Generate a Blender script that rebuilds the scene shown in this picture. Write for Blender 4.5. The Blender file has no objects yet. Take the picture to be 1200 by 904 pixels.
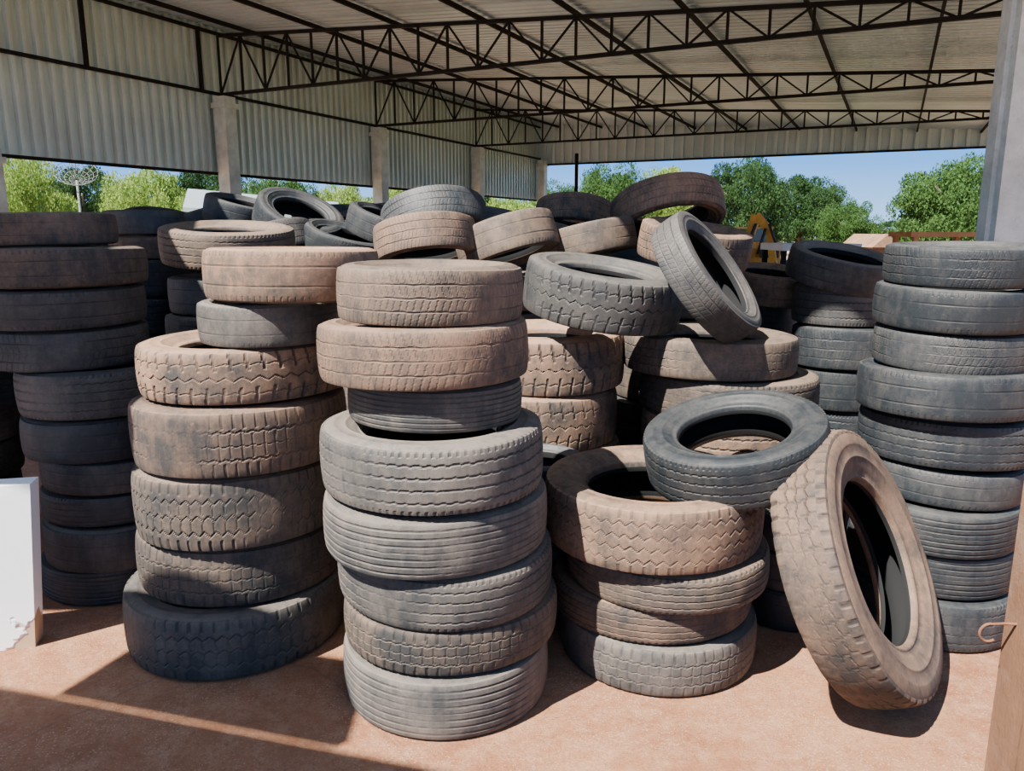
import bpy, math, random
import numpy as np
from mathutils import Vector, Matrix, Quaternion
random.seed(7); np.random.seed(7)
COL = bpy.context.scene.collection
PI = math.pi
# ------------------------------------------------------------------ camera model
H = 1.7; TH = math.radians(11.4); CT, ST = math.cos(TH), math.sin(TH); F = 900.0
def at(px, py, Y):
    xc = (px-600)/F; yc = (452-py)/F
    t = Y/(CT+yc*ST)
    return Vector((xc*t, Y, H+t*(-ST+yc*CT)))
UA = math.radians(26.1); U = Vector((math.sin(UA), math.cos(UA), 0)); V = Vector((math.cos(UA), -math.sin(UA), 0))
def B(a, l, z): return U*a + V*l + Vector((0, 0, z))

# ------------------------------------------------------------------ helpers
def link(o, parent=None):
    COL.objects.link(o)
    if parent: o.parent = parent
    return o
def tag(o, label=None, cat=None, group=None, kind=None):
    if label:
        o['label'] = label
        if len(label.split()) > 16: print('LONG', len(label.split()), label)
    if cat: o['category'] = cat
    if group: o['group'] = group
    if kind: o['kind'] = kind
    return o
def empty(name, loc=(0,0,0)):
    o = bpy.data.objects.new(name, None); o.empty_display_size = .1; o.location = loc
    return link(o)
class MB:
    def __init__(s): s.v = []; s.f = []; s.sm = []
    def add(s, vs, fs, smooth=False):
        n = len(s.v); s.v += [tuple(v) for v in vs]; s.f += [tuple(i+n for i in f) for f in fs]; s.sm += [smooth]*len(fs)
    def box(s, x0, y0, z0, x1, y1, z1, M=None):
        vs = [Vector(p) for p in ((x0,y0,z0),(x1,y0,z0),(x1,y1,z0),(x0,y1,z0),(x0,y0,z1),(x1,y0,z1),(x1,y1,z1),(x0,y1,z1))]
        if M: vs = [M @ v for v in vs]
        s.add(vs, [(0,3,2,1),(4,5,6,7),(0,1,5,4),(1,2,6,5),(2,3,7,6),(3,0,4,7)])
    def slab(s, cs, z0, z1):
        cs = [Vector((c[0], c[1], 0)) for c in cs]
        s.add([c+Vector((0,0,z0)) for c in cs]+[c+Vector((0,0,z1)) for c in cs], [(3,2,1,0),(4,5,6,7),(0,1,5,4),(1,2,6,5),(2,3,7,6),(3,0,4,7)])
    def bar(s, p, q, w, h=None):
        p, q = Vector(p), Vector(q); h = h or w; d = (q-p).normalized()
        up = Vector((0,0,1)) if abs(d.z) < .95 else V
        a = d.cross(up).normalized()*w/2; b = a.cross(d).normalized()*h/2
        vs = [p-a-b, p+a-b, p+a+b, p-a+b, q-a-b, q+a-b, q+a+b, q-a+b]
        s.add(vs, [(0,1,2,3),(7,6,5,4),(0,4,5,1),(1,5,6,2),(2,6,7,3),(3,7,4,0)])
    def tube(s, p, q, r0, r1=None, n=10):
        p, q = Vector(p), Vector(q); r1 = r0 if r1 is None else r1; d = (q-p).normalized()
        a = d.orthogonal().normalized(); b = d.cross(a); vs = []
        for c, r in ((p, r0), (q, r1)):
            for i in range(n):
                t = 2*PI*i/n; vs.append(c+(a*math.cos(t)+b*math.sin(t))*r)
        s.add(vs, [(i, (i+1)%n, n+(i+1)%n, n+i) for i in range(n)]+[tuple(range(n-1,-1,-1)), tuple(range(n, 2*n))], True)
    def path(s, pts, side, r, n=8):
        side = Vector(side).normalized(); vs = []; fs = []
        for i, p in enumerate(pts):
            t = (pts[min(i+1, len(pts)-1)]-pts[max(i-1, 0)]).normalized(); b = t.cross(side).normalized()
            for k in range(n):
                a = 2*PI*k/n; vs.append(p+side*r*math.cos(a)+b*r*math.sin(a))
        for i in range(len(pts)-1):
            for k in range(n): fs.append((i*n+k, i*n+(k+1)%n, (i+1)*n+(k+1)%n, (i+1)*n+k))
        fs += [tuple(range(n)), tuple(range((len(pts)-1)*n, len(pts)*n))]
        s.add(vs, fs, True)
    def mesh(s, name, mat):
        m = bpy.data.meshes.new(name); m.from_pydata(s.v, [], s.f)
        m.polygons.foreach_set('use_smooth', s.sm); m.materials.append(mat); m.update()
        return m
    def build(s, name, mat, parent=None):
        return link(bpy.data.objects.new(name, s.mesh(name, mat)), parent)

# ------------------------------------------------------------------ materials
def newmat(name):
    m = bpy.data.materials.new(name); m.use_nodes = True; nt = m.node_tree
    return m, nt, nt.nodes['Principled BSDF']
def nd(nt, t, **kw):
    n = nt.nodes.new(t)
    for k, v in kw.items(): setattr(n, k, v)
    return n
def mixc(nt, fac, a, b, bt='MIX'):
    n = nd(nt, 'ShaderNodeMix', data_type='RGBA', blend_type=bt)
    for sock, v in ((n.inputs[0], fac), (n.inputs[6], a), (n.inputs[7], b)):
        if isinstance(v, (int, float)): sock.default_value = v
        elif isinstance(v, tuple): sock.default_value = (*v, 1)
        else: nt.links.new(v, sock)
    return n.outputs[2]
def mth(nt, op, a, b=None, c=None):
    n = nd(nt, 'ShaderNodeMath', operation=op)
    for i, v in enumerate((a, b, c)):
        if v is None: continue
        if isinstance(v, (int, float)): n.inputs[i].default_value = v
        else: nt.links.new(v, n.inputs[i])
    return n.outputs[0]
def mrange(nt, v, a, b, c=0, d=1):
    n = nd(nt, 'ShaderNodeMapRange'); nt.links.new(v, n.inputs[0])
    for i, x in enumerate((a, b, c, d)): n.inputs[i+1].default_value = x
    return n.outputs[0]
def noise(nt, vec, sc, det=4, rough=.6):
    n = nd(nt, 'ShaderNodeTexNoise'); n.inputs['Scale'].default_value = sc; n.inputs['Detail'].default_value = det; n.inputs['Roughness'].default_value = rough
    if vec is not None: nt.links.new(vec, n.inputs['Vector'])
    return n.outputs['Fac']
def bump(nt, bs, h, st=.3, dist=.01):
    n = nd(nt, 'ShaderNodeBump'); n.inputs['Strength'].default_value = st; n.inputs['Distance'].default_value = dist
    nt.links.new(h, n.inputs['Height']); nt.links.new(n.outputs[0], bs.inputs['Normal'])

def rubber(name, base, dust, amt, rough=.8, topd=.5):
    m, nt, bs = newmat(name)
    oi = nd(nt, 'ShaderNodeObjectInfo')
    geo = nd(nt, 'ShaderNodeNewGeometry')
    add = nd(nt, 'ShaderNodeVectorMath', operation='ADD'); sc = nd(nt, 'ShaderNodeVectorMath', operation='SCALE')
    sc.inputs[0].default_value = (37, 91, 53); nt.links.new(oi.outputs['Random'], sc.inputs['Scale'])
    nt.links.new(geo.outputs['Position'], add.inputs[0]); nt.links.new(sc.outputs[0], add.inputs[1])
    vec = add.outputs[0]
    n1 = noise(nt, vec, 3.4, 6, .68); n2 = noise(nt, vec, 30, 6, .75); n3 = noise(nt, vec, 150, 3, .7); n4 = noise(nt, vec, 8, 7, .75)
    # vertical dirt runs
    mp = nd(nt, 'ShaderNodeMapping'); mp.inputs['Scale'].default_value = (1,1,.18); nt.links.new(vec, mp.inputs[0])
    n5 = noise(nt, mp.outputs[0], 26, 4, .7)
    d = mth(nt, 'ADD', mrange(nt, n1, .35, .65, amt-.42, amt+.42), mrange(nt, n2, .3, .7, -.24, .24))
    d = mth(nt, 'ADD', d, mrange(nt, oi.outputs['Random'], 0, 1, -.16, .16))
    d = mth(nt, 'ADD', d, mrange(nt, n5, .35, .65, -.16, .16))
    sx = nd(nt, 'ShaderNodeSeparateXYZ'); nt.links.new(geo.outputs['Normal'], sx.inputs[0])
    d = mth(nt, 'ADD', d, mrange(nt, sx.outputs[2], .05, .8, 0, topd))
    at_ = nd(nt, 'ShaderNodeAttribute', attribute_name='grv')
    cl = nd(nt, 'ShaderNodeClamp'); nt.links.new(d, cl.inputs[0])
    c = mixc(nt, cl.outputs[0], base, dust)
    c = mixc(nt, mrange(nt, n4, .52, .66, 0, .5), c, base)
    c = mixc(nt, mrange(nt, noise(nt, vec, 18, 8, .82), .59, .72, 0, .42), c, tuple(min(1, x*1.5+.015) for x in dust))
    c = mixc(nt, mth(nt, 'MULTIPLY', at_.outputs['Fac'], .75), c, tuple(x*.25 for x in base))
    val = nd(nt, 'ShaderNodeHueSaturation'); nt.links.new(c, val.inputs['Color'])
    nt.links.new(mth(nt, 'ADD', mrange(nt, oi.outputs['Random'], 0, 1, .82, 1.14), mrange(nt, n3, .3, .7, -.14, .14)), val.inputs['Value'])
    nt.links.new(val.outputs[0], bs.inputs['Base Color'])
    bs.inputs['Roughness'].default_value = rough; bs.inputs['Specular IOR Level'].default_value = .4
    bump(nt, bs, mth(nt, 'ADD', n2, mth(nt, 'MULTIPLY', n4, .6)), .22, .005)
    return m
RUB = {
 'b': rubber('rubber_brown_dust', (.033,.030,.028), (.215,.128,.080), .46, .75),
 'n': rubber('rubber_dark_brown_dust', (.029,.026,.025), (.155,.095,.062), .42, .75),
 'm': rubber('rubber_mid_dust',   (.026,.025,.024), (.128,.088,.062), .40, .72),
 'g': rubber('rubber_grey_worn',  (.029,.030,.031), (.110,.092,.077), .40, .7),
 's': rubber('rubber_slate',      (.019,.021,.023), (.072,.064,.057), .38, .65),
 'd': rubber('rubber_dark',       (.010,.014,.018), (.052,.050,.048), .28, .6, .3),  # dark tyres; also stands in for shade on the far side stacks
}
m, nt, bs = newmat('rubber_inside'); bs.inputs['Base Color'].default_value = (.009,.0095,.010,1); bs.inputs['Roughness'].default_value = .85; bs.inputs['Specular IOR Level'].default_value = .15
INNER = m
def simple(name, col, rough=.7, metal=0, var=.25, sc=6, bmp=.2):
    m, nt, bs = newmat(name); tc = nd(nt, 'ShaderNodeTexCoord')
    n1 = noise(nt, tc.outputs['Object'], sc, 5)
    c = mixc(nt, mrange(nt, n1, .3, .7), tuple(x*(1-var) for x in col), tuple(min(1, x*(1+var)) for x in col))
    nt.links.new(c, bs.inputs['Base Color']); bs.inputs['Roughness'].default_value = rough; bs.inputs['Metallic'].default_value = metal
    if bmp: bump(nt, bs, noise(nt, tc.outputs['Object'], sc*8, 4), bmp, .01)
    return m
STEEL = simple('dark_truss_steel', (.012,.012,.012), .9, 0, .3); STEEL.node_tree.nodes['Principled BSDF'].inputs['Specular IOR Level'].default_value = .15
CONC = simple('pillar_concrete', (.40,.47,.43), .9, 0, .25, 5)
SHEET = simple('wall_sheet_metal', (.47,.57,.54), .45, .3, .14, .8, 0)
GABLE = simple('gable_sheet_metal', (.42,.54,.58), .5, 0, .1, 1.2, 0)
ROOFM = simple('roof_sheet_metal', (.38,.52,.62), .42, .3, .18, .6, 0)
TRUNK = simple('bark', (.10,.075,.05), .9)
YEL = simple('yellow_paint', (.62,.30,.02), .5, 0, .25, 6, 0)
BLK = simple('black_plastic', (.02,.02,.02), .6, 0, .2, 4, 0)
GLASS = simple('dark_glass', (.03,.05,.06), .1, 0, .1, 3, 0)
ORANGE = simple('orange_wall', (.62,.28,.08), .8, 0, .15, 4, 0)
LROOF = simple('pale_roof', (.20,.23,.25), .6, 0, .12, 4, 0)
WOOD = simple('brown_timber', (.20,.11,.06), .8, 0, .3, 5)
OWOOD = simple('orange_timber', (.48,.22,.08), .8, 0, .2, 5)
RUST = simple('rusty_iron', (.12,.05,.025), .85, 0, .35, 30)
DISH = simple('dish_grey', (.13,.14,.13), .7, 0, .1, 4, 0)

# foreground post: weathered with orange earth stains rising from its foot
m, nt, bs = newmat('stained_post'); geo = nd(nt, 'ShaderNodeNewGeometry'); P = geo.outputs['Position']
mp = nd(nt, 'ShaderNodeMapping'); mp.inputs['Scale'].default_value = (1,1,.25); nt.links.new(P, mp.inputs[0])
n1 = noise(nt, mp.outputs[0], 18, 7, .75); n2 = noise(nt, P, 5, 6, .7)
sx = nd(nt, 'ShaderNodeSeparateXYZ'); nt.links.new(P, sx.inputs[0])
c = mixc(nt, n1, (.15,.105,.08), (.26,.20,.16))
st = mth(nt, 'ADD', mrange(nt, sx.outputs[2], .4, 1.9, 1.0, .35), mrange(nt, n2, .35, .65, -.3, .3))
cl = nd(nt, 'ShaderNodeClamp'); nt.links.new(st, cl.inputs[0])
c = mixc(nt, mth(nt, 'MULTIPLY', cl.outputs[0], .95), c, mixc(nt, n1, (.08,.032,.013), (.17,.078,.034)))
nt.links.new(c, bs.inputs['Base Color']); bs.inputs['Roughness'].default_value = .9; bump(nt, bs, mth(nt, 'ADD', n1, n2), .6, .012); POST = m

# floor
m, nt, bs = newmat('dusty_floor'); geo = nd(nt, 'ShaderNodeNewGeometry'); P = geo.outputs['Position']
n1 = noise(nt, P, 1.3, 7, .68); n2 = noise(nt, P, 9, 7, .75); n3 = noise(nt, P, 110, 5, .85); n4 = noise(nt, P, 32, 6, .8)
c = mixc(nt, mrange(nt, n1, .38, .62), (.34,.125,.052), (.48,.215,.10))
c = mixc(nt, mrange(nt, n2, .43, .68, 0, .8), c, (.57,.32,.185))
c = mixc(nt, mrange(nt, n4, .5, .68, 0, .6), c, (.26,.09,.036))
vo = nd(nt, 'ShaderNodeTexVoronoi', feature='F1'); vo.inputs['Scale'].default_value = 85; nt.links.new(P, vo.inputs['Vector'])
sp = mth(nt, 'MULTIPLY', mrange(nt, vo.outputs['Distance'], .1, .32, 1, 0), mrange(nt, noise(nt, P, 2.2, 4), .40, .56))
c = mixc(nt, mth(nt, 'MULTIPLY', sp, .7), c, (.70,.50,.38))
c = mixc(nt, mrange(nt, n3, .5, .7, 0, .65), c, (.18,.065,.025))
ve = nd(nt, 'ShaderNodeTexVoronoi', feature='DISTANCE_TO_EDGE'); ve.inputs['Scale'].default_value = .5
nz = nd(nt, 'ShaderNodeTexNoise'); nz.inputs['Scale'].default_value = 6; nt.links.new(P, nz.inputs['Vector'])
va = nd(nt, 'ShaderNodeVectorMath', operation='MULTIPLY_ADD'); nt.links.new(nz.outputs['Color'], va.inputs[0]); va.inputs[1].default_value = (.08,.08,.08); nt.links.new(P, va.inputs[2])
nt.links.new(va.outputs[0], ve.inputs['Vector'])
c = mixc(nt, mrange(nt, ve.outputs['Distance'], .001, .004, .4, 0), c, (.2,.10,.07))
nt.links.new(c, bs.inputs['Base Color']); bs.inputs['Roughness'].default_value = .9
bump(nt, bs, mth(nt, 'ADD', mth(nt, 'ADD', n3, n2), n4), .9, .018); FLOOR = m
# outside ground
m, nt, bs = newmat('outside_ground'); geo = nd(nt, 'ShaderNodeNewGeometry'); P = geo.outputs['Position']
c = mixc(nt, mrange(nt, noise(nt, P, .15, 5), .45, .6), (.34,.17,.10), (.09,.15,.035)); nt.links.new(c, bs.inputs['Base Color']); bs.inputs['Roughness'].default_value = 1; GROUND = m
def leafm(name, a, b):
    m, nt, bs = newmat(name); geo = nd(nt, 'ShaderNodeNewGeometry')
    c = mixc(nt, mrange(nt, noise(nt, geo.outputs['Position'], 1.3, 3), .35, .65), a, b)
    c = mixc(nt, mrange(nt, geo.outputs['Random Per Island'], 0, 1, 0, .3), c, tuple(x*1.3 for x in b))
    nt.links.new(c, bs.inputs['Base Color']); bs.inputs['Roughness'].default_value = .8; bs.inputs['Specular IOR Level'].default_value = .2
    tr = nd(nt, 'ShaderNodeBsdfTranslucent'); nt.links.new(c, tr.inputs[0])
    mx = nd(nt, 'ShaderNodeMixShader'); mx.inputs[0].default_value = .35
    nt.links.new(bs.outputs[0], mx.inputs[1]); nt.links.new(tr.outputs[0], mx.inputs[2])
    nt.links.new(mx.outputs[0], nt.nodes['Material Output'].inputs[0]); return m
LEAF = [leafm('leaf_mid', (.024,.064,.013), (.065,.13,.03)), leafm('leaf_light', (.10,.18,.03), (.27,.37,.08)), leafm('leaf_dark', (.014,.038,.010), (.038,.085,.022))]

# ------------------------------------------------------------------ tyre meshes (unit radius, unit width, z 0..1)
NA, NW = 480, 53
T0, U0 = np.meshgrid(np.arange(NA)/NA, np.linspace(-1, 1, NW), indexing='ij')
fr = lambda x: x-np.floor(x)
tri = lambda x: 4*np.abs(fr(x)-.5)-1
ln = lambda d, w: np.clip((w-np.abs(d))/(w*.35), 0, 1)
def field(seed, fmax, n=26):
    rs = np.random.RandomState(seed); f = np.zeros_like(T0)
    for _ in range(n):
        k = rs.randint(1, fmax); f += np.sin(2*PI*k*T0+rs.uniform(0, 6.3)+U0*rs.normal()*fmax*.08)*rs.uniform(.4,1)
    return f/np.std(f)
def pat(kind, seed):
    T = T0 + .0004*field(seed, 50); UU = np.clip(U0+.004*field(seed+50, 40), -1, 1)
    def cross(n, w, off=0, slant=0): return ln(fr(T*n+off+slant*np.abs(UU))-.5, w)
    g = np.zeros_like(T)
    mx = np.maximum
    if kind == 'ribbed':
        for c in (-.62,-.22,.22,.62): g = mx(g, ln(UU-c-.018*tri(T*64), .042))
        g = mx(g, (np.abs(UU) > .86)*cross(96, .2)*.8)
    elif kind == 'fine ribbed':
        for c in np.linspace(-.78,.78,7): g = mx(g, ln(UU-c, .040))
    elif kind == 'lugged':
        g = ln(UU-.08*tri(T*60), .038)
        for s in (1,-1):
            q = UU*s; g = mx(g, np.clip((q-.66)/.06,0,1)*ln(fr(T*60+.1*q+(0 if s>0 else .5))-.5, .13))
            g = mx(g, ln(q-.48-.07*tri(T*60), .038))
            g = mx(g, .6*(q > .08)*(q < .42)*ln(fr(T*60+.4*q)-.5, .08))
    elif kind == 'block patterned':
        g = mx(mx(ln(UU-.45-.035*tri(T*64), .038), ln(UU+.45-.035*tri(T*64+.5), .038)), ln(UU-.035*tri(T*64), .034))
        g = mx(g, .8*(np.abs(UU) > .55)*cross(64, .12, 0, .15)); g = mx(g, (np.abs(UU) < .42)*cross(64, .09, .5, -.2)*.6)
    elif kind == 'zigzag':
        for c in (-.6,-.2,.2,.6): g = mx(g, ln(UU-c-.08*tri(T*58+(.5 if c in (-.2,.6) else 0)), .036))
        g = mx(g, .8*(np.abs(UU) > .74)*cross(58, .13))
    elif kind == 'grooved':
        for c in (-.5,0,.5): g = mx(g, ln(UU-c, .042))
        g = mx(g, .5*(np.abs(UU) > .08)*cross(90, .14, 0, 1.1)*(np.abs(np.abs(UU)-.5) > .06))
    elif kind == 'worn':
        for c in (-.4,.4): g = mx(g, .7*ln(UU-c, .036))
        g = mx(g, .6*(np.abs(UU) > .80)*cross(84, .14, 0, .3))
    elif kind == 'chunky':
        for s in (1,-1):
            q = UU*s; g = mx(g, np.clip((q-.3)/.06,0,1)*ln(fr(T*44+.3*q+(0 if s>0 else .5))-.5, .11))
        g = mx(g, ln(UU-.09*tri(T*44), .038)); g = mx(g, .6*ln(np.abs(UU)-.58-.04*tri(T*44), .034))
    elif kind == 'broad':
        for s in (1,-1):
            q = UU*s; g = mx(g, np.clip((q-.68)/.06,0,1)*ln(fr(T*54+.1*q+(0 if s>0 else .5))-.5, .17))
        g = mx(g, .5*(np.abs(UU) < .66)*cross(54, .08, .2, .4))
        for c in (-.36,.36): g = mx(g, .8*ln(UU-c-.05*tri(T*54), .038))
        g = mx(g, .7*ln(UU-.04*tri(T*54+.5), .034))
    wear = np.clip(.66+.30*field(seed+9, 7)+.07*field(seed+19, 80), .10, 1.05)
    return g*wear
DEPTH = {'ribbed':.009,'fine ribbed':.009,'lugged':.010,'block patterned':.008,'zigzag':.008,'grooved':.008,'worn':.006,'chunky':.013,'broad':.012}
OOR = ((.008,.3,.004),(.014,1.7,.008),(.018,2.9,.007))
def wob(t, v): o = OOR[v]; return 1+o[0]*np.sin(2*t+o[1])+o[2]*np.sin(3*t+o[1]*2.3)
def zsag(r, t, z, v):
    """slack sidewalls: the outer shoulder droops a little, unevenly round the tyre"""
    return z - (r > .8)*np.clip(r-.8, 0, .2)*(.08+.10*v)*(.6+.4*np.sin(2*t+v*2))*np.where(z > .5, 1, .35)
def rev(name, prof, v, N=96, mats=None, rin=0):
    vs = []; fs = []; mi = []
    K = len(prof)
    for i in range(N):
        t = 2*PI*i/N; k = float(wob(t, v))
        for r, z in prof: vs.append((r*k*math.cos(t), r*k*math.sin(t), float(zsag(r, t, z, v))))
    for i in range(N):
        for j in range(K-1):
            a = i*K+j; b = ((i+1)%N)*K+j; fs.append((a, b, b+1, a+1)); mi.append(1 if (prof[j][0]+prof[j+1][0])/2 < rin else 0)
    me = bpy.data.meshes.new(name); me.from_pydata(vs, [], fs); me.polygons.foreach_set('use_smooth', [True]*len(fs))
    for m_ in mats: me.materials.append(m_)
    me.polygons.foreach_set('material_index', mi); me.update()
    return me
SH = .950
def sidew(b, top):
    p = [(SH,.964),(.93,.982),(.89,.994),(.865,1.0),(.85,1.0),(.845,.994),(.80,.992),(.76,.982),(.755,.989),(.745,.987),(.74,.975),(.69,.945),(.64,.90),(.605,.85),(.60,.862),(.585,.858),(.578,.82),(.56,.76),(.565,.68)]
    k = (SH-b)/(SH-.56)
    p = [(b+(r-.56)*k, z) for r, z in p]
    return p if top else [(r, 1-z) for r, z in reversed(p)]
def inner(b):
    k = (SH-b)/(SH-.56)
    p = [(.562,.76),(.585,.80),(.62,.845),(.70,.88),(.78,.89),(.86,.84),(.905,.68),(.92,.5)]
    p = [(b+(r-.56)*k, z) for r, z in p]
    return p+[(r, 1-z) for r, z in reversed(p[:-1])]
MESH = {}
def tmesh(kind, mat, v):
    key = (kind, mat, v)
    if key in MESH: return MESH[key]
    g = pat(kind, v*7+3+len(kind)); D = DEPTH[kind]
    r = (1-.013*U0**2-.011*U0**8) - g*D + .0011*field(v+77, 18)
    z = .5+.453*U0
    r = np.concatenate([np.full((NA,1), SH), (r[:, :1]*.5+SH*.5), r, (r[:, -1:]*.5+SH*.5), np.full((NA,1), SH)], axis=1)
    z = np.concatenate([np.full((NA,1), .036), np.full((NA,1), .040), z, np.full((NA,1), .960), np.full((NA,1), .964)], axis=1)
    gg = np.concatenate([g[:, :1]*.7, g[:, :1], g, g[:, -1:], g[:, -1:]*.7], axis=1)
    th = 2*PI*np.arange(NA)/NA; k = wob(th, v)
    z = zsag(SH+0*z, th[:, None], z, v)
    X = r*(k*np.cos(th))[:, None]; Y = r*(k*np.sin(th))[:, None]
    K = r.shape[1]; co = np.stack([X, Y, z], axis=2).reshape(-1, 3)
    i, j = np.meshgrid(np.arange(NA), np.arange(K-1), indexing='ij')
    a = (i*K+j).ravel(); b_ = (((i+1)%NA)*K+j).ravel()
    fs = np.stack([a, b_, b_+1, a+1], axis=1)
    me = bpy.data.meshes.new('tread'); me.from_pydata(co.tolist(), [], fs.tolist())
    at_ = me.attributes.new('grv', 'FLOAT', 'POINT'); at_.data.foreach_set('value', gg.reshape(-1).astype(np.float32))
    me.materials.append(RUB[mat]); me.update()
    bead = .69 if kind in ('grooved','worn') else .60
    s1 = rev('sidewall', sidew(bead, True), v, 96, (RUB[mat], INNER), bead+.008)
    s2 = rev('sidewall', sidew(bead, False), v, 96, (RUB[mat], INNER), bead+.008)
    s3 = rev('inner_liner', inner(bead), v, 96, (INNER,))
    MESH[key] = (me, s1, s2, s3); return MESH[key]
CN = {'b':'brown','n':'brown','m':'brown-grey','g':'grey','s':'dark grey','d':'dark'}
def tyre(kind, mat, R, W, c, n, label, group=None, var=None):
    n = Vector(n).normalized(); c = Vector(c)
    e = empty('tyre', c-n*W/2)
    q = Vector((0,0,1)).rotation_difference(n) @ Quaternion((0,0,1), random.uniform(0, 2*PI))
    e.rotation_mode = 'QUATERNION'; e.rotation_quaternion = q; e.scale = (R, R, W)
    tag(e, label, 'tyre', group)
    v = random.randrange(3)
    for nm, me in zip(('tread','sidewall','sidewall','inner_liner'), tmesh(kind, mat, v if var is None else var)):
        link(bpy.data.objects.new(nm, me), e)
    return e
ORD = ['lowest','second','third','fourth','fifth','sixth','seventh','eighth','ninth','tenth']
K_ = {'r':'ribbed','f':'fine ribbed','l':'lugged','k':'block patterned','z':'zigzag','c':'grooved','w':'worn','C':'chunky'}
def stack(Yc, rows, where, group, tilt=1.0):
    z0 = 0; n = len(rows)
    for i, row in enumerate(rows):
        xl, xr, top, kk, mm = row[:5]; yc_ = Yc+(row[5] if len(row) > 5 else random.uniform(-.025,.025))
        pl, pr = math.atan((xl-600)/F), math.atan((xr-600)/F); phi = (pl+pr)/2; al = (pr-pl)/2; R = .35; z1 = z0+.2
        for _ in range(6):
            zc = yc_*CT+(H-(z0+z1)/2)*ST; R = zc/math.cos(phi)*math.sin(al)
            z1 = z0+top if top < 3 else at(600, top, yc_-R).z
        z1 = max(z1, z0+.12)
        X = zc*math.tan(phi) + (random.uniform(-.03,.03) if top < 3 else 0)
        a = random.uniform(0, 2*PI); tl = math.radians(tilt)*random.uniform(.3,1) if i else 0
        lb = f"{CN[mm]} {K_[kk]} tyre, " + (f"topmost of {where}" if i == n-1 else ("lowest of " if i == 0 else f"{ORD[i]} from bottom of ")+where)
        tyre(K_[kk], mm, R, z1-z0-.003, (X, yc_, (z0+z1)/2), (math.sin(tl)*math.cos(a), math.sin(tl)*math.sin(a), math.cos(tl)), lb, group, 0 if i == 0 else None)
        z0 = z1
    return z0

# front-left wide stack
stack(3.11, [(143,405,728,'l','g'),(160,400,649,'k','m'),(157,398,565,'l','m'),(152,404,482,'k','n'),(159,412,412,'C','b'),(229,398,357,'w','g',-.08),(237,445,292,'w','b',-.06)],
      'the wide front-left stack', 'tyres of the front-left stack')
# front-centre stack
stack(2.71, [(402,643,802,'f','g'),(405,652,744,'k','m'),(396,647,680,'r','g'),(379,641,610,'f','g'),(374,638,525,'r','g'),(407,612,460,'f','g'),(373,618,387,'c','n'),(395,612,312,'c','m')],
      'the tall front-centre stack', 'tyres of the front-centre stack', 1.5)
# open-topped stack right of centre
stack(2.95, [(656,888,765,'k','g'),(648,880,718,'r','n'),(664,902,676,'r','m'),(639,896,598,'z','b')],
      'the short open-topped stack', 'tyres of the short open-topped stack', 2.4)
tyre('ribbed', 'd', .352, .20, at(862,522,2.90), (-.20,-.15,.968), 'near-black ribbed tyre lying slanted across the open-topped stack and the leaning truck tyre')
ln_ = Vector((.72,-.54,.43)).normalized(); lc = at(1008,666,2.66); LR, LWd = .50, .215
lc.z = LR*math.sqrt(1-ln_.z**2)+LWd/2*ln_.z-.006
tyre('broad', 'n', LR, LWd, lc, ln_, 'big brown truck tyre leaning upright on the floor beside the short stack', None, 0)
for i in range(3):  # small dark tyres added so the leaning tyre's hole looks dark
    tyre('worn', 'd', .22, .175, (1.245, 3.24, .0875+i*.178), (0,0,1), f"small dark tyre, {['lowest','middle one','topmost'][i]} of three added to darken the hole of the leaning truck tyre", 'added small tyres behind the leaning truck tyre')
for i in range(4):
    tyre('grooved' if i % 2 else 'worn', 'd', .215+.01*(i%2), .178, (.115+.015*math.sin(i*2), 3.29+.01*(i%2), .089+i*.181), (.01*math.sin(i),.02,1), f"small dark tyre, {'topmost' if i==3 else ORD[i]+' from bottom'} of the low stack behind the front-centre one", 'small tyres in the gap behind the front-centre stack')
# stacks right behind
stack(3.92, [(540,732,.33,'C','b'),(545,730,.32,'C','m'),(540,722,.28,'C','b'),(545,732,396,'C','b')],
      'the chunky stack behind', 'tyres of the chunky stack behind', 1.5)
tyre('chunky', 's', .39, .25, at(706,341,3.75), (.13,-.12,.985), 'wide dark grey chunky tyre with open centre lying nearly flat on the chunky stack')
stack(3.78, [(745,960,.28,'r','m'),(745,955,.28,'k','m'),(750,955,.27,'r','b'),(748,960,452,'r','m'),(733,935,402,'k','m')],
      'the stack behind the open-topped one', 'tyres of the stack behind the open-topped one')
tyre('grooved', 's', .32, .16, at(829,325,3.5), (.71,-.39,.585), 'slim dark grey tyre propped on edge above the right middle stack')
# right tall stack, its shade put into near-black rubber
stack(3.2, [(992,1190,712,'r','d'),(992,1192,655,'f','d'),(1000,1200,603,'f','d'),(1004,1206,556,'w','d'),(1006,1220,500,'r','d'),(1003,1220,445,'w','d'),(1020,1220,392,'c','d'),(1022,1224,338,'w','d'),(1035,1230,286,'c','d')],
      'the dark stack at far right', 'tyres of the far right stack', 2)
# far left, dark rubber standing in for some of its shade
stack(3.58, [(46,232,672,'f','d'),(48,232,625,'w','s'),(46,232,585,'r','d'),(44,230,545,'w','s'),(22,222,497,'w','d'),(15,218,440,'r','s'),(-36,178,388,'c','d'),(-38,172,340,'w','s'),(-40,174,290,'w','m'),(-34,138,248,'w','m')],
      'the dark stack at far left', 'tyres of the far left stack', 1.2)
stack(4.0, [(-140,30,.2,'cwrfrc'[i],'mdmmdm'[i]) for i in range(6)], 'the half-hidden stack at left edge', 'tyres of the stack at the left edge')
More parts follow.
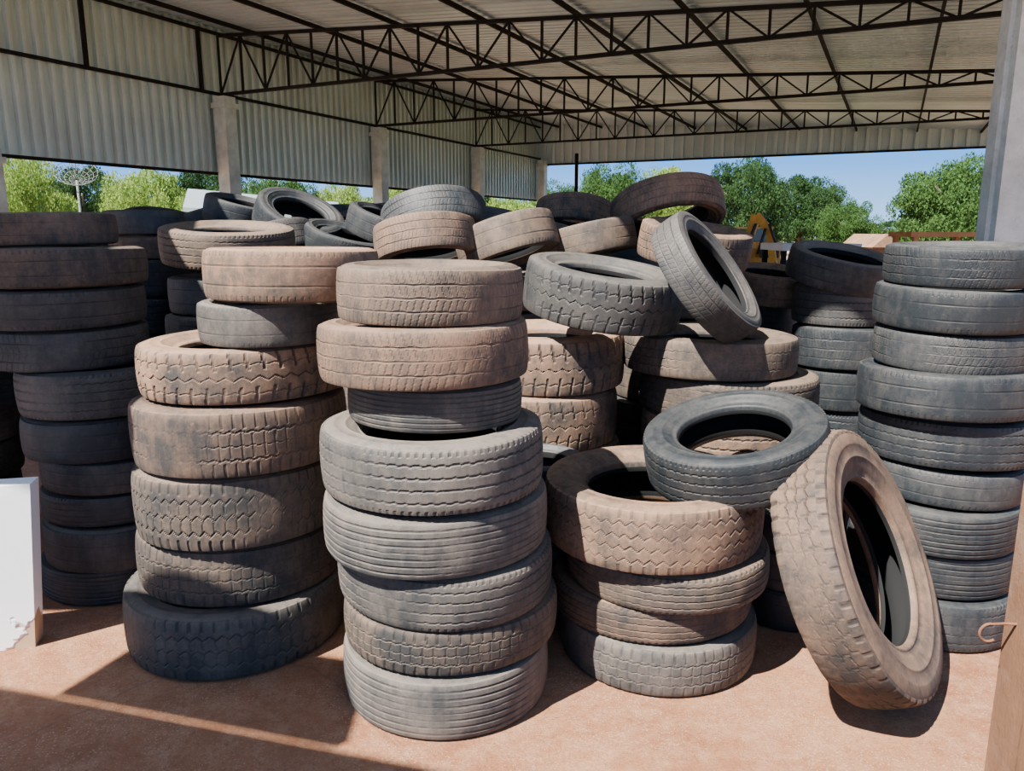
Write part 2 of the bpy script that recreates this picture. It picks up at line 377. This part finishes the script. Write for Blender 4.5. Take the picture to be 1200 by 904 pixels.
# second row
stack(4.8, [(102,228,.218,'wcrwcr'[i],'dmddmd'[i]) for i in range(6)]+[(105,232,305,'w','d'),(130,222,.14,'c','m'),(122,220,.15,'w','d')],
      'the second-row stack at left', 'tyres of the second-row left stack')
stack(4.4, [(195,345,.208,'wcrwcrw'[i],'mdmddms'[i]) for i in range(7)], 'the stack behind the front-left one', 'tyres of the stack behind the front-left one')
tyre('ribbed', 'm', .365, .2, at(268,286,4.4), (.04,-.11,.99), 'brown-grey open tyre lying behind the reddish top tyre of the front-left stack')
stack(5.3, [(312,438,.22,'wcrwcrw'[i],'dmddmmd'[i]) for i in range(7)], 'the back stack under the ring tyre', 'tyres of the back stack under the ring tyre')
tyre('block patterned', 'd', .29, .18, at(350,258,5.15), (.40,-.35,.86), 'dark block patterned tyre tipped sideways in the back row, left of the pillar')
tyre('worn', 's', .30, .19, at(424,264,5.6), (-.2,-.2,.96), 'dark grey tyre lying behind the heap below the second concrete pillar')
tyre('worn', 'd', .28, .18, at(405,287,4.95), (.28,-.15,.95), 'dark tyre lying between the ring tyre and the front brown arched tyre')
tyre('worn', 'd', .28, .18, at(195,270,5.3), (.25,-.2,.95), 'dark tyre wedged behind the open brown-grey one at back left')
tyre('grooved', 's', .26, .18, at(322,286,4.9), (-.3,.15,.94), 'dark grey tyre wedged right of the open brown-grey one at back left')
tyre('worn', 'd', .26, .17, at(286,250,5.35), (.25,-.1,.96), 'dark tyre lying above the open brown-grey one before the pillar')
tyre('grooved', 's', .24, .17, at(232,262,5.6), (-.3,-.1,.95), 'dark grey tyre tilted in the back row behind the open one at left')
stack(4.6, [(392,518,.21,'wcrwcrw'[i],'mddmmdm'[i]) for i in range(7)], 'the back stack behind the front-centre one', 'tyres of the back stack behind the front-centre one')
tyre('grooved', 'd', .33, .2, at(510,260,4.95), (-.16,.40,.9), 'dark tyre with raised front edge behind a smaller brown one in the back row')
tyre('grooved', 'n', .29, .2, at(499,284,4.35), (-.12,.25,.96), 'brown tyre with raised front edge, in front of a dark arched one')
tyre('worn', 'd', .25, .17, at(452,264,5.05), (.3,-.15,.94), 'dark tyre tilted left of the dark arched one in the back row')
stack(4.7, [(524,646,.207,'wcrwcrw'[i],'mddmmdm'[i]) for i in range(7)], 'the back stack left of the slanted open tyre', 'tyres of the back stack left of the slanted tyre')
tyre('worn', 'm', .30, .21, at(594,284,4.5), (-.28,.2,.93), 'brown-grey tyre slanting up to the right above the front-centre stack')
tyre('grooved', 'm', .27, .18, at(646,286,5.0), (.25,.2,.94), 'brown-grey tyre wedged between the slanting one and the dark chunky one')
tyre('grooved', 's', .28, .19, at(572,264,5.7), (.12,.15,.97), 'dark grey tyre tipped back in the rearmost row behind the slanting brown-grey one')
stack(5.25, [(617,732,.21,'wcrwcrw'[i],'mddmmdm'[i]) for i in range(7)], 'the back stack below the thin pole', 'tyres of the back stack below the pole')
tyre('grooved', 'b', .28, .19, at(674,258,5.3), (.12,.35,.93), 'brown tyre with lifted front edge in the back row beneath the far pole')
tyre('worn', 'm', .27, .18, at(692,282,4.65), (-.2,.1,.97), 'small worn tyre lying just behind the wide dark chunky tyre')
stack(4.65, [(712,848,.24,'wcrwcr'[i],'mddmmd'[i]) for i in range(6)], 'the stack under the highest tyre', 'tyres of the stack under the highest tyre')
tyre('block patterned', 'b', .31, .2, at(814,286,4.3), (.12,-.15,.97), 'brown tyre lying beneath the highest tyre, behind the propped slim one')
tyre('grooved', 'b', .34, .2, at(781,249,4.8), (-.12,.42,.9), 'highest tyre of the heap, tipped back with its open underside showing')
stack(5.0, [(846,942,.21,'wcrwcr'[i],'mddmmd'[i]) for i in range(6)], 'the narrow back stack below the digger', 'tyres of the narrow back stack')
tyre('worn', 'b', .28, .19, at(900,333,4.85), (.05,-.14,.98), 'greyish brown open tyre on the narrow back stack below the yellow digger')
stack(4.4, [(922,1046,.236,'wcrwcr'[i],'ddddds'[i]) for i in range(6)], 'the stack behind the leaning truck tyre', 'tyres of the dark stack behind the leaning tyre')
tyre('worn', 'g', .30, .18, at(988,314,4.4), (.12,-.22,.96), 'grey tyre tilted to show its hole, beside the top of the far right stack')
stack(6.2, [(60,150,.203,'wcrwcrwcr'[i],'ddddddddd'[i]) for i in range(9)], 'the farthest stack at left', 'tyres of the farthest left stack')
stack(6.1, [(240,318,.21,'wcrwcrwcw'[i],'ddddddddm'[i]) for i in range(9)], 'the slim far stack near the pillar', 'tyres of the slim far stack')
for (px_, Y_, hh, wh) in ((395,6.7,.24,'the last-row stack below the second pillar'),(503,6.6,.232,'the last-row stack below the third pillar'),(608,6.7,.222,'the last-row stack at the corner pillar'),(735,6.2,.225,'the last-row stack behind the highest tyre'),(850,6.3,.18,'the last-row stack left of the digger'),(955,6.4,.172,'the last-row stack right of the digger'),(193,6.9,.222,'the last-row stack behind the second-row one')):
    stack(Y_, [(px_-50, px_+50, hh, 'wcrwcrwc'[i], 'dmdddmdd'[i]) for i in range(8)], wh, wh.replace('the ','tyres of the ', 1))

# ------------------------------------------------------------------ setting
fl = MB(); fl.box(-12,-6,-.15,6,23,0, Matrix.Rotation(-UA, 4, 'Z')); tag(fl.build('floor', FLOOR), 'red-orange dusty concrete floor', None, None, 'structure')
g = MB(); g.add([(-150,-60,-.1),(150,-60,-.1),(150,200,-.1),(-150,200,-.1)], [(0,1,2,3)]); tag(g.build('ground', GROUND), 'red earth and grass beyond the shed', None, None, 'structure')
def sheet(length, up_fn, pitch, depth, nrm):
    mb = MB(); prof = [(0,0),(.58,0),(.62,1),(.90,1),(.94,0)]
    pts = []; n = int(length/pitch)
    for i in range(n):
        for a, d in prof: pts.append(((i+a)*pitch, d*depth))
    pts.append((n*pitch, 0))
    vs = []
    for s, d in pts:
        lo, hi = up_fn(s); vs += [lo+nrm*d, hi+nrm*d]
    mb.add(vs, [(2*i, 2*i+2, 2*i+3, 2*i+1) for i in range(len(pts)-1)]); return mb
LW = -10.0; LB = 2.60
roofz = lambda l: 4.82-.0664*(l-LW)
A0, A1 = 2.6, 22.4
tag(sheet(21.8, lambda s: (B(1.0+s, LW-.1, LB), B(1.0+s, LW-.1, 4.92)), .17, .06, V).build('wall_left', SHEET), 'grey-green corrugated cladding along the left side', None, None, 'structure')
tag(sheet(13.8, lambda s: (B(A1-.02, LW-.3+s, 3.66), B(A1-.02, LW-.3+s, roofz(LW-.3+s)+.07)), .28, .08, -U).build('wall_back', GABLE), 'corrugated band closing the far gable', None, None, 'structure')
tag(sheet(A1+.6-A0, lambda s: (B(A0+s, LW-.3, roofz(LW-.3)+.05), B(A0+s, 3.4, roofz(3.4)+.05)), .17, .06, Vector((0,0,1))).build('ceiling', ROOFM), 'underside of the corrugated metal roof', None, None, 'structure')
# low white wall, left
wl = MB(); c0 = Vector((-1.985,2.92,0)); wd = Vector((-.97,-.24,0)).normalized(); wn = Vector((-.24,.97,0)).normalized()
p = [c0, c0+wn*.10, c0+wn*.10+wd*1.6, c0+wd*1.6]; tp = Vector((.065,0,.71))
wl.add(p+[p[0]+tp, p[1]+tp, p[2]+Vector((0,0,.71)), p[3]+Vector((0,0,.71))], [(3,2,1,0),(4,5,6,7),(0,1,5,4),(1,2,6,5),(2,3,7,6),(3,0,4,7)])
m, nt, bs = newmat('white_wall_dirty'); geo = nd(nt, 'ShaderNodeNewGeometry'); sx = nd(nt, 'ShaderNodeSeparateXYZ'); nt.links.new(geo.outputs['Position'], sx.inputs[0])
nn = noise(nt, geo.outputs['Position'], 7, 3, .5)
f = mth(nt, 'ADD', mrange(nt, sx.outputs[2], 0, .26, .55, 0), mrange(nt, nn, .4, .65, -.15, .15))
f = mth(nt, 'ADD', f, mrange(nt, sx.outputs[0], -2.12, -1.96, -.12, .25)); f2 = mrange(nt, f, .40, .46)
cc = mixc(nt, nn, (.34,.22,.13), (.60,.42,.27))
nt.links.new(mixc(nt, f2, (.93,.93,.93), cc), bs.inputs['Base Color']); bs.inputs['Roughness'].default_value = .8; bump(nt, bs, f2, .5, -.01)
tag(wl.build('wall_front', m), 'low white painted wall with peeling base', None, None, 'structure')
# sun direction, unseen canopy and hood slabs added to cast floor shadows
SAZ = math.radians(50); SEL = math.radians(55)
to = Vector((-math.sin(SAZ)*math.cos(SEL), -math.cos(SAZ)*math.cos(SEL), math.sin(SEL)))
def up(x, y, z): k = z/to.z; return (x+to.x*k, y+to.y*k)
zc = 3.3
e0 = Vector((-1.91,2.58,0)); d = Vector((.965,-.26,0)).normalized(); bk = Vector((-.26,-.965,0)).normalized()
cs = [e0-d*3, e0+d*4.5, e0+d*4.5+bk*3.0, e0-d*3+bk*3.0]
sh = MB(); sh.slab([up(c.x, c.y, zc) for c in cs], zc, zc+.08); tag(sh.build('shade_canopy', ROOFM), 'unseen canopy added to cast the lower-left floor shadow', None, None, 'structure')  # added out of view; its edge casts the lower-left shadow band
fw = -bk
q0 = e0+fw*.055+d*.20
cs = [q0+fw*.46+d*.04, q0+fw*.46+d*1.02, q0+d*1.15, q0]
sh = MB(); sh.slab([up(c.x, c.y, zc) for c in cs], zc, zc+.08); tag(sh.build('shade_hood_1', ROOFM), 'short unseen hood added to shade the floor before the front-left stack', None, None, 'structure')  # unseen slab added for the shadow in front of the left stack
sh = MB(); sh.box(-7,1.72,3.35,-2.72,5.7,3.42); tag(sh.build('shade_side', ROOFM), 'unseen side slab added to shade the left stacks', None, None, 'structure')  # out of view, added to keep sun off the far left stacks

# pillars
PA = [5.80, 9.62, 13.8, 18.1, 22.2]
PL = ['pale concrete pillar at the left edge of the photo under the cladding','concrete pillar against the left cladding above the brown-grey open tyre','second full concrete pillar along the left cladding','third slimmer-looking concrete pillar along the left cladding','farthest concrete pillar at the corner of the gable band']
for a, lb in zip(PA, PL):
    mb = MB(); c = B(a, LW+.15, 0); M = Matrix.Translation(c) @ Matrix.Rotation(-UA, 4, 'Z')
    hz = 2.67 if a < 7 else 3.80
    mb.box(-.12,-.12,0,.12,.12,hz, M); mb.box(-.15,-.15,hz-.18,.15,.15,hz-.10, M)
    tag(mb.build('concrete_pillar', CONC), lb, 'pillar', 'concrete pillars along the left side')
pc = at(1182, 260, 4.7)
mb = MB(); M = Matrix.Translation((pc.x+.02, 4.7, 0)) @ Matrix.Rotation(-UA*.4, 4, 'Z'); mb.box(-.14,-.14,0,.14,.14,4.0, M); mb.box(-.165,-.06,0,-.14,.06,4.0, M)
m, nt, bs = newmat('pillar_weathered'); geo = nd(nt, 'ShaderNodeNewGeometry'); P = geo.outputs['Position']
c = mixc(nt, mrange(nt, noise(nt, P, 4, 7, .7), .35, .65), (.50,.55,.50), (.74,.80,.75)); c = mixc(nt, mrange(nt, noise(nt, P, 20, 5, .8), .55, .7, 0, .5), c, (.34,.33,.29))
nt.links.new(c, bs.inputs['Base Color']); bs.inputs['Roughness'].default_value = .9; bump(nt, bs, noise(nt, P, 30, 6, .8), .6, .015)
tag(mb.build('concrete_pillar', m), 'tall weathered pale pillar rising behind the far right dark stack', 'pillar')
# foreground post
PX = 1.53
e = empty('post', (PX,1.95,0)); tag(e, 'rusty orange-brown post in the near right corner with a small hook', 'post')
mb = MB(); mb.box(-.10,-.10,0,.14,.10,2.6); mb.box(-.105,-.03,0,-.10,.03,2.6); mb.build('post_body', POST, e)
rp = at(1160,744,1.99)-Vector((PX,1.95,0)); rp.y = .05
pts = [Vector((-.09, .05, rp.z+.026)), Vector(((rp.x-.09)/2, .05, rp.z+.028))]
for i in range(22):
    t = math.radians(75+i*11); pts.append(rp+Vector((.027*math.cos(t)+.004, 0, .027*math.sin(t))))
mb = MB(); mb.path(pts, (0,1,0), .0042); mb.build('hook', RUST, e)

# trusses
def truss(a, lb):
    e = empty('roof_truss', B(a, LW, 3.82)); o = e.location
    tag(e, lb, 'truss', 'steel trusses under the roof')
    L0, L1 = LW+.1, 3.2
    mb = MB(); mb.bar(B(a,L0,3.84)-o, B(a,L1,3.84)-o, .06, .045); mb.build('bottom_chord', STEEL, e)
    tz = lambda l: roofz(l)-.09
    mb = MB(); mb.bar(B(a,L0,tz(L0))-o, B(a,L1,tz(L1))-o, .06, .045); mb.build('top_chord', STEEL, e)
    n = 28
    for i in range(n+1):
        l = L0+(L1-L0)*i/n
        mb = MB(); mb.bar(B(a,l,3.84)-o, B(a,l,tz(l))-o, .03); mb.build('vertical_bar', STEEL, e)
        if i < n:
            l2 = L0+(L1-L0)*(i+1)/n
            mb = MB()
            if i % 2: mb.bar(B(a,l,tz(l))-o, B(a,l2,3.84)-o, .024)
            else: mb.bar(B(a,l,3.84)-o, B(a,l2,tz(l2))-o, .024)
            mb.build('diagonal_bar', STEEL, e)
for a, lb in ((9.62,'nearest black lattice roof truss crossing the top of the photo'),(13.8,'second black lattice roof truss from the viewer'),(18.1,'third black lattice roof truss, the last before the gable band')):
    truss(a, lb)
for i in range(10):
    l = LW+.6+i*1.38; mb = MB(); z = roofz(l)-.01
    mb.bar(B(A0+.1,l,z), B(A1,l,z), .035, .06)
    tag(mb.build('roof_purlin', STEEL), 'dark steel purlin running lengthwise beneath the roof sheets', 'purlin', 'purlins under the roof')
for z, lb in ((LB+.01,'dark steel rail along the lower edge of the left cladding'),(3.86,'dark steel rail along the middle of the left cladding'),(4.78,'dark steel rail at the eave of the left cladding')):
    mb = MB(); mb.bar(B(1.0,LW,z), B(A1,LW,z), .05, .045); tag(mb.build('wall_rail', STEEL), lb, 'rail')
mb = MB(); mb.bar(B(A1-.12,LW,3.67), B(A1-.12,3.2,3.67), .07, .05); tag(mb.build('wall_rail', STEEL), 'dark steel rail along the lower edge of the far gable band', 'rail')
for a, lb in ((7.35,'thin vertical steel bar on the nearest cladding bay'),(9.3,'thin vertical steel bar beside the first full pillar')):
    mb = MB(); mb.bar(B(a,LW+.02,3.86), B(a,LW+.02,4.8), .05); tag(mb.build('wall_stud', STEEL), lb, 'steel bar')
mb = MB(); pp = at(675,235,21.6); mb.tube((pp.x,21.6,0),(pp.x,21.6,3.75),.05)
tag(mb.build('pole', STEEL), 'thin pole standing below the far gable band', 'pole')

# ------------------------------------------------------------------ trees
def foliage(seed, nb, nl, ls, mat):
    rs = np.random.RandomState(seed); V_ = []; 
    for b in range(nb):
        t = rs.uniform(0, 2*PI); rr = math.sqrt(rs.uniform(0,1))*.76; zz = rs.uniform(.18, .88-.42*rr*rr)
        br = rs.uniform(.14,.26)
        d = rs.normal(size=(nl,3)); d /= np.linalg.norm(d, axis=1)[:, None]; d *= (br*rs.uniform(.6,1.08,(nl,1)))
        d[:, 2] *= .55
        p = d+np.array([math.cos(t)*rr, math.sin(t)*rr, zz])
        a = rs.normal(size=(nl,3)); a /= np.linalg.norm(a, axis=1)[:, None]
        c = np.cross(a, rs.normal(size=(nl,3))); c /= np.linalg.norm(c, axis=1)[:, None]
        s = ls*rs.uniform(.6,1.3,(nl,1))
        V_.append(np.stack([p-a*s, p+c*s*.55, p+a*s, p-c*s*.55], axis=1).reshape(-1,3))
    V_ = np.concatenate(V_); n = len(V_)//4
    me = bpy.data.meshes.new('foliage'); me.from_pydata(V_.tolist(), [], np.arange(4*n).reshape(-1,4).tolist()); me.materials.append(mat); me.update()
    return me
FO = {}
def tree(px, pytop, Y, wpx, kind, lb, cat='tree', name='tree'):
    top = at(px, pytop, Y); w = wpx/F*Y/2; h = top.z
    e = empty(name, (top.x, Y, -.1)); tag(e, lb, cat, 'trees and bushes beyond the shed')
    sd = random.randrange(2)
    if (kind, sd) not in FO: FO[(kind, sd)] = foliage(sd*10+kind, 85, 560, .016, LEAF[kind])
    o = link(bpy.data.objects.new('foliage', FO[(kind, sd)]), e); o.scale = (w, w, (h+.1)*1.05); o.rotation_euler.z = random.uniform(0, 6)
    mb = MB(); mb.tube((0,0,0), (w*.05,0,h*.5), w*.06, w*.04)
    for k in range(4):
        t = k*PI/2+.5; mb.tube((w*.05,0,h*.42), (math.cos(t)*w*.5, math.sin(t)*w*.5, h*.72), w*.035, w*.015, 6)
    mb.build('trunk', TRUNK, e)
for t in [
 (20,172,24,130,1,'pale green leafy tree at the left edge beyond the opening'),
 (92,190,34,120,2,'dark green tree behind the satellite dish'),
 (170,190,25,130,1,'bright green bushy tree right of the satellite dish'),
 (245,186,41,140,2,'dark tree behind the grey roofed low building'),
 (330,198,36,120,0,'mid green tree between the first and second pillars'),
 (400,212,31,90,1,'pale green tree left of the second pillar'),
 (475,204,35,120,1,'light green tree right of the second pillar'),
 (536,206,46,120,2,'dark tree left of the third pillar'),
 (597,226,34,105,1,'low pale green tree right of the third pillar'),
 (660,212,52,100,0,'small green tree at the corner pillar of the far gable'),
 (720,188,42,110,0,'green tree left under the gable band, beside the thin pole'),
 (785,192,58,100,1,'lighter tall tree behind the highest tyre'),
 (872,184,45,128,2,'dense dark green tree behind the yellow digger'),
 (942,204,58,118,2,'round dark tree right of the digger'),
 (998,230,43,76,0,'lower green tree at the right end of the tree group'),
 (1128,178,38,170,0,'tall loose green tree beside the pale pillar'),
 (1062,258,66,150,2,'distant low dark bushes on the horizon at right')]:
    tree(*t)
for k in range(9):
    tree(-40+k*98, 228, 76+12*(k%2), 125, 2, 'distant low dark tree in the line behind the shed')

# satellite dish
e = empty('satellite_dish', (at(92,230,17).x, 17, -.1)); tag(e, 'round grey mesh satellite dish on a pole among the left trees', 'satellite dish')
mb = MB(); N = 16; RR = .42
def dp(i, r): t = 2*PI*i/N; return Vector((r*math.cos(t), r*math.sin(t), -.2+.2*(r/RR)**2))
for i in range(N):
    for k in range(4): mb.tube(dp(i, .04+k*.095), dp(i, .04+(k+1)*.095), .005, None, 5)
for r in (.15,.24,.33,.42):
    for i in range(N): mb.tube(dp(i, r), dp(i+1, r), .006, None, 5)
o = mb.build('reflector', DISH, e); o.location = (0,0,3.02); o.rotation_euler = (math.radians(38), math.radians(20), 0)
mb = MB(); mb.tube((0,0,0),(0,0,2.86),.025); mb.build('mast', DISH, e)
mb = MB()
for k in range(3): t = k*2.1; mb.tube((.36*math.cos(t),.36*math.sin(t),2.98),(.1,-.15,3.3),.007)
mb.tube((.1,-.15,3.26),(.1,-.15,3.35),.028); mb.build('feed_arm', DISH, e)
# low building with a sloping roof turned to the viewer
e = empty('building', (at(305,230,19).x, 19, -.1)); tag(e, 'low orange building with a long sloping grey roof beyond the opening', 'building'); o = e.location.copy()
mb = MB(); mb.box(-1.75,.3,0,1.75,4,1.9); mb.build('wall', ORANGE, e)
P4 = [at(214,243,19), at(404,254,19), at(396,237,23), at(220,221,23)]
mb = MB(); vs = [q-o for q in P4]+[q-o-Vector((0,0,.10)) for q in P4]
mb.add(vs, [(0,1,2,3),(7,6,5,4),(0,4,5,1),(1,5,6,2),(2,6,7,3),(3,7,4,0)]); mb.build('roof', LROOF, e)
mb = MB(); mb.box(-1.0,.27,1.0,-.2,.3,1.7); mb.build('window', GLASS, e)
mb = MB(); mb.box(.5,.27,0,1.2,.3,1.85); mb.build('door', WOOD, e)
e = empty('canopy', (at(948,290,14).x,14,-.1)); tag(e, 'pale flat canopy on posts right of the yellow digger', 'canopy')
CAN = simple('canopy_white', (.50,.53,.55), .5, 0, .08, 4, 0)
mb = MB(); mb.box(-.68,-.6,1.46,.68,.6,1.58); mb.build('canopy_roof', CAN, e)
for sx_ in (-.62,.62):
    for sy in (-.5,.5): mb = MB(); mb.box(sx_-.04,sy-.04,0,sx_+.04,sy+.04,1.46); mb.build('leg', STEEL, e)
mb = MB(); mb.box(-.55,-.45,.9,.55,-.4,1.3); mb.build('back_panel', LROOF, e)
e = empty('timber_frame', (at(1098,278,10).x,10,0)); tag(e, 'orange-brown timber table frame left of the pale pillar', 'table frame')
mb = MB(); mb.box(-.48,-.3,1.625,.48,.3,1.685); mb.build('top_board', OWOOD, e)
for sx_ in (-.40,.40):
    for sy in (-.25,.25): mb = MB(); mb.box(sx_-.03,sy-.03,0,sx_+.03,sy+.03,1.625); mb.build('leg', OWOOD, e)
mb = MB(); mb.box(-.4,-.27,1.40,.4,-.24,1.45); mb.build('crossbar', OWOOD, e)
e = empty('shed', (at(1036,290,24).x,24,-.1)); tag(e, 'small brown shed seen between the canopy and the timber frame', 'shed')
mb = MB(); mb.box(-.35,0,0,.35,2,1.3); mb.build('wall', WOOD, e)
mb = MB(); mb.add([(-.45,-.2,1.3),(.45,-.2,1.3),(.45,2.2,1.3),(-.45,2.2,1.3),(0,-.2,1.7),(0,2.2,1.7)], [(0,1,4),(1,2,5,4),(2,3,5),(3,0,4,5),(3,2,1,0)]); mb.build('roof', WOOD, e)
# yellow digger
Y = 17.5; e = empty('backhoe', (at(892,300,Y).x, Y, -.1)); tag(e, 'yellow digger with folded boom beyond the tyre heap', 'digger')
mb = MB(); mb.box(-.42,.2,.6,.5,2.2,1.40); mb.box(-.1,.1,1.40,.5,.8,1.55); mb.build('body', YEL, e)
mb = MB(); mb.box(-.0,.07,1.2,.42,.1,1.38); mb.build('grille', BLK, e)
cb = MB()
for x in (.0,.45):
    for y in (.9,1.9): cb.box(x-.025,y-.025,1.40,x+.025,y+.025,1.85)
cb.box(-.06,.8,1.85,.52,2.0,1.89); cb.build('cab', YEL, e)
mb = MB(); mb.box(.02,.93,1.40,.43,1.87,1.84); mb.build('cab_glass', GLASS, e)
mb = MB(); mb.bar((-.38,0,1.0),(-.36,-.25,1.75),.14,.22); mb.bar((-.36,-.25,1.70),(-.26,-.3,2.14),.12,.19); mb.bar((-.26,-.3,2.14),(.0,-.4,1.82),.11,.17); mb.build('boom', YEL, e)
mb = MB(); mb.bar((.0,-.4,1.86),(.08,-.6,1.1),.10,.15); mb.build('dipper_arm', YEL, e)
mb = MB(); mb.tube((-.46,-.35,1.4),(-.32,-.5,1.95),.035); mb.tube((-.22,-.4,1.3),(-.10,-.5,1.85),.03); mb.tube((-.05,-.55,1.95),(.12,-.6,1.5),.03); mb.build('hydraulic_ram', BLK, e)
mb = MB(); mb.box(-.15,-.95,.75,.3,-.55,1.1); mb.build('bucket', BLK, e)
for x in (-.56,.6):
    for y, r in ((.5,.5),(2.0,.38)):
        mb = MB(); mb.tube((x-.12,y,r),(x+.12,y,r),r,r,20); mb.build('wheel', BLK, e)

# ------------------------------------------------------------------ light, sky, camera
ld = bpy.data.lights.new('sun', 'SUN'); ld.energy = 26; ld.angle = math.radians(.55); ld.color = (1,.95,.87)
lo = link(bpy.data.objects.new('sun', ld)); lo.rotation_mode = 'QUATERNION'; lo.rotation_quaternion = to.to_track_quat('Z', 'Y'); lo.location = (-3,-8,12)
w = bpy.data.worlds.new('world'); bpy.context.scene.world = w; w.use_nodes = True; nt = w.node_tree
tc = nt.nodes.new('ShaderNodeTexCoord'); sx = nt.nodes.new('ShaderNodeSeparateXYZ'); nt.links.new(tc.outputs['Generated'], sx.inputs[0])
cr = nt.nodes.new('ShaderNodeValToRGB'); nt.links.new(sx.outputs[2], cr.inputs[0])
el = cr.color_ramp.elements
el[0].position = 0; el[0].color = (.38,.66,1.0,1); el[1].position = 1; el[1].color = (.19,.32,.58,1)
x = el.new(.08); x.color = (.11,.36,.90,1); x = el.new(.35); x.color = (.22,.40,.72,1)
bg = nt.nodes['Background']; nt.links.new(cr.outputs[0], bg.inputs[0]); bg.inputs[1].default_value = 2.1
cd = bpy.data.cameras.new('camera'); cd.sensor_width = 36; cd.lens = 27; cd.clip_end = 500
co = link(bpy.data.objects.new('camera', cd)); co.location = (0,0,H); co.rotation_euler = (PI/2-TH, 0, 0)
bpy.context.scene.camera = co
